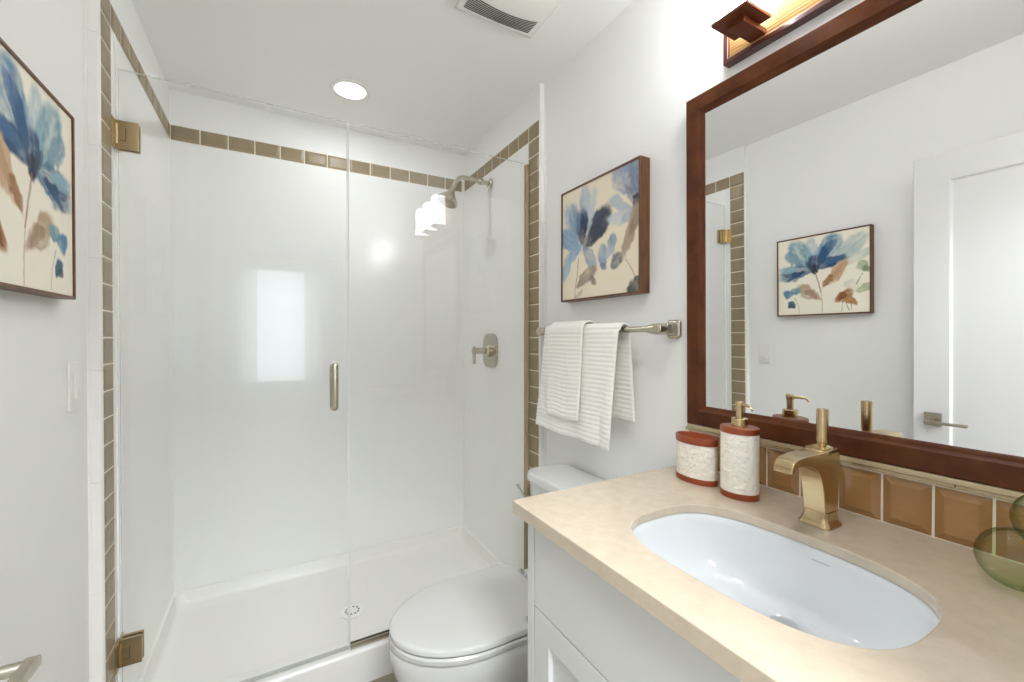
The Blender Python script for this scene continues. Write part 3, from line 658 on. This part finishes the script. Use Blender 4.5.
# ------------------------------------------------------------------ towel bar and towels
TX, TZ = .9925, 1.336
tb = thing('towel_bar', 'brushed nickel towel bar with stepped square posts under the right painting', 'towel bar', (XR, 1.2, TZ))
for yc, s in ((.882, 1), (1.520, -1)):
    b = new(); pr = rrect(.052, .056, .012, 5)
    ring_loft(b, [[(xx, yc+p*sc, TZ+q*sc) for p, q in pr] for xx, sc in ((XR, 1), (XR-.006, 1), (XR-.010, .9), (XR-.012, .72), (XR-.024, .62), (XR-.050, .58))])
    lathe(b, [(.0175, XR-.045), (.0175, TX-.002), (.0165, TX-.012), (.010, TX-.017)], (0, yc, TZ), 24, axis='x')
    po = obj('post', b, NICKEL, tb, smooth='auto', bevel=.001)
    b = new(); lathe(b, [(.0165, yc), (.0165, yc+s*.020), (.0145, yc+s*.022), (.0145, yc+s*.030), (.0120, yc+s*.032), (.0120, yc+s*.042), (.0090, yc+s*.044)], (TX, 0, TZ), 24, axis='y'); obj('collar', b, NICKEL, po, smooth='auto')
b = new(); tube(b, [(TX, .90, TZ), (TX, 1.50, TZ)], .0092, 18); obj('bar', b, NICKEL, tb, smooth='auto'); adopt(tb)
def drape(name, label, ytop, yfront, yback, zf, zb, off, th, ripple, bow=None, pitch_=.0155, amp=.0016, seedv=0):
    """towel folded over the bar: sheet along a path back hem -> over the bar -> front hem"""
    b = new(); r = .0095+off; path = []
    nb = int((TZ-zb)/.0028); nf = int((TZ-zf)/.0028)
    for k in range(nb): path.append((TX+r, zb+(TZ-zb)*k/nb, -1, (nb-k)/nb))
    for k in range(15): a = PI*k/14; path.append((TX+r*math.cos(a), TZ+r*math.sin(a), 0, 0))
    for k in range(1, nf+1): path.append((TX-r, TZ-(TZ-zf)*k/nf, 1, k/nf))
    s = 0; W = 46; rows = []
    for i, (x, z, sd_, q) in enumerate(path):
        if i: s += math.hypot(x-path[i-1][0], z-path[i-1][1])
        ye = yfront if sd_ >= 0 else yback
        y0 = ytop[0]+(ye[0]-ytop[0])*q; y1 = ytop[1]+(ye[1]-ytop[1])*q
        rg = amp*max(0, math.sin(2*PI*s/pitch_))**.7 if True else 0
        row = []
        for j in range(W+1):
            t = j/W; y = y0+(y1-y0)*t
            wv = ripple*q*(math.sin(t*9+seedv+1.5*q)+.5*math.sin(t*21+seedv*2))
            dx = 0
            if sd_ == 0:
                px_, pz_ = (x-TX)/r, (z-TZ)/r; X, Z = x+px_*rg, z+pz_*rg
            else:
                flare = -.010*q if sd_ > 0 else .004*q
                if bow and sd_ > 0: dx = -bow(t, q)
                X, Z = x-sd_*rg+flare-abs(wv)*(1 if sd_ > 0 else -.25)+dx, z+.003*math.sin(t*7+seedv)*q
            if sd_ < 0: X = min(X, XR-.004-th)
            row.append(b.verts.new((X, y, Z)))
        rows.append(row)
    for i in range(len(rows)-1):
        for j in range(W): b.faces.new((rows[i][j], rows[i][j+1], rows[i+1][j+1], rows[i+1][j]))
    return tag(obj(name, b, TOWEL, smooth=True, solid=th, offset=1), label, 'towel')
sm = lambda a, c, x: (lambda t: t*t*(3-2*t))(min(1, max(0, (x-a)/(c-a))))
drape('bath_towel', 'white ribbed bath towel hanging over the bar, under the small towel', (1.022, 1.455), (1.032, 1.502), (1.004, 1.40), .945, 1.036, .007, .006, .006,
      bow=lambda t, q: .016*(1-sm(.30, .42, t))*q**.5 + .006*(1-sm(.05, .12, t)), seedv=.4)
drape('hand_towel', 'smaller white ribbed hand towel folded over the bath towel on the bar', (1.198, 1.405), (1.208, 1.412), (1.20, 1.40), 1.008, 1.06, .0205, .006, .004, seedv=2.1)

# ------------------------------------------------------------------ faucet
fc = thing('faucet', 'brushed gold waterfall faucet with upright lever behind the sink', 'faucet', (.946, .443, CZ1))
FY = .435
b = new(); ring_loft(b, [[(.948+p*sc, FY+q*sc, z) for p, q in rrect(.062, .060, .014, 5)] for z, sc in ((CZ1, 1), (CZ1+.0025, 1), (CZ1+.005, .96), (CZ1+.009, .86), (CZ1+.016, .80), (CZ1+.028, .77))]); obj('base', b, GOLD, fc, smooth='auto', bevel=.0008)
def cubic(p0, p1, p2, p3, n=9):
    out = []
    for i in range(n+1):
        t = i/n; out.append(tuple((1-t)**3*a+3*(1-t)**2*t*b_+3*(1-t)*t*t*c+t**3*d for a, b_, c, d in zip(p0, p1, p2, p3)))
    return out
FDX = -.004
up_c = cubic((.977, CZ1+.014), (.979, CZ1+.05), (.984, CZ1+.09), (.985, CZ1+.128), 8)
top = cubic((.982, CZ1+.1355), (.93, CZ1+.139), (.87, CZ1+.142), (.835, CZ1+.136), 8)+cubic((.835, CZ1+.136), (.824, CZ1+.134), (.818, CZ1+.126), (.816, CZ1+.112), 7)[1:]
und = cubic((.824, CZ1+.111), (.827, CZ1+.121), (.842, CZ1+.125), (.868, CZ1+.118), 7)+cubic((.868, CZ1+.118), (.915, CZ1+.112), (.927, CZ1+.080), (.929, CZ1+.014), 10)[1:]
prof = [(x+FDX, z if z < CZ1+.05 else z+.009*min(1, (z-CZ1-.05)/.05)) for x, z in up_c+top+und]
def halfw(x): return .0235-.004*min(1, max(0, (.93-x)/.12))
b = new()
L0 = [b.verts.new((x, FY+halfw(x)*.86, z)) for x, z in prof]; L1 = [b.verts.new((x, FY-halfw(x)*.86, z)) for x, z in prof]
for i in range(len(prof)): j = (i+1) % len(prof); b.faces.new((L0[i], L0[j], L1[j], L1[i]))
b.faces.new(L0); b.faces.new(list(reversed(L1)))
obj('spout_body', b, GOLD, fc, bevel=.0022, seg=3, angle=50)
b = new(); ring_loft(b, [[(.951+p*sc, FY+q*sc, z) for p, q in rrect(.066, .048, .022, 7)] for z, sc in ((CZ1+.1405, .96), (CZ1+.143, 1), (CZ1+.148, 1), (CZ1+.150, .96))]); obj('top_plate', b, GOLD, fc, smooth='auto')
b = new(); lathe(b, [(.0175, CZ1+.149), (.0175, CZ1+.152), (.013, CZ1+.154), (.009, CZ1+.156), (.009, CZ1+.160), (.0105, CZ1+.163), (.0105, CZ1+.224), (.0095, CZ1+.2265)], (.955, FY, 0), 24); obj('lever_handle', b, GOLD, fc, smooth='auto')
adopt(fc)

# ------------------------------------------------------------------ counter accessories
def oval(b, prof, c, a, bb, ang, n=44, cap0=True, cap1=True):
    ca, sa = math.cos(ang), math.sin(ang); rings = []
    for k, h in prof:
        ring = []
        for i in range(n):
            t = 2*PI*i/n; u, v = a*math.cos(t)+k*math.cos(t), bb*math.sin(t)+k*math.sin(t)
            ring.append((c[0]+u*ca-v*sa, c[1]+u*sa+v*ca, c[2]+h))
        rings.append(ring)
    return ring_loft(b, rings, True, cap0, cap1)
c = (.951, .722, CZ1); A = (.056, .034, PI/2)
tm = thing('tumbler', 'short oval white tumbler with red lacquer rims beside the soap dispenser', 'tumbler', c)
b = new(); oval(b, [(-.001, 0), (.001, .001), (.001, .0135), (-.0005, .0145)], c, *A); obj('bottom_band', b, REDW, tm, smooth='auto')
b = new(); oval(b, [(-.0005, .014), (0, .016), (0, .097), (-.0005, .0985)], c, *A); obj('cup_body', b, TEXW, tm, smooth='auto')
b = new(); oval(b, [(-.003, .098), (.0012, .0985), (.0018, .101), (.0018, .114), (.0005, .116), (-.0035, .116), (-.0045, .113), (-.006, .030), (-.02, .024)], c, *A); obj('top_rim', b, REDW, tm, smooth='auto')
adopt(tm)
c = (.944, .601, CZ1); A = (.0415, .033, PI/2+.15)
ds = thing('soap_dispenser', 'tall white textured soap dispenser with gold pump beside the faucet', 'soap dispenser', c)
b = new(); oval(b, [(-.001, 0), (.001, .001), (.001, .0135), (-.0005, .0145)], c, *A); obj('bottom_band', b, REDW, ds, smooth='auto')
b = new(); oval(b, [(-.0005, .014), (0, .016), (0, .147), (-.0005, .148)], c, *A); obj('bottle_body', b, TEXW, ds, smooth='auto')
b = new(); oval(b, [(-.001, .1478), (.001, .149), (.001, .161), (-.001, .163)], c, *A); obj('top_band', b, REDW, ds, smooth='auto')
b = new(); lathe(b, [(.0175, .163), (.0175, .181), (.0165, .182), (.008, .1825), (.008, .207), (.0095, .209), (.0095, .2195), (.008, .221)], c, 26)
pm = obj('pump', b, GOLD, ds, smooth='auto')
b = new(); tube(b, [(c[0], c[1], c[2]+.2145), (c[0]-.007, c[1]-.020, c[2]+.2145), (c[0]-.011, c[1]-.032, c[2]+.213), (c[0]-.013, c[1]-.038, c[2]+.205)], [.0045, .0035, .003, .0025], 12); obj('spout', b, GOLD, pm, smooth='auto')
adopt(ds)
# green glass vase of blown bubbles
b = new()
def bubble(cx, cy, cz, r, sq=1.0, a0=.0):
    prof = []
    for k in range(21):
        t = -PI/2+a0+(PI-2*a0 if False else PI-a0)*k/20
        prof.append((max(r*math.cos(t), .0012), r*sq*math.sin(t)))
    lathe(b, prof, (cx, cy, cz), 40)
bubble(.953, .178, CZ1+.0435, .045, .97)
vs_ = tag(obj('glass_vase', b, GREEN, smooth=True), 'green blown glass vase of stacked bubbles beside the backsplash', 'vase')
b = new(); bubble(.950, .142, CZ1+.110, .044, .97); obj('upper_bubble', b, GREEN, vs_, smooth=True)
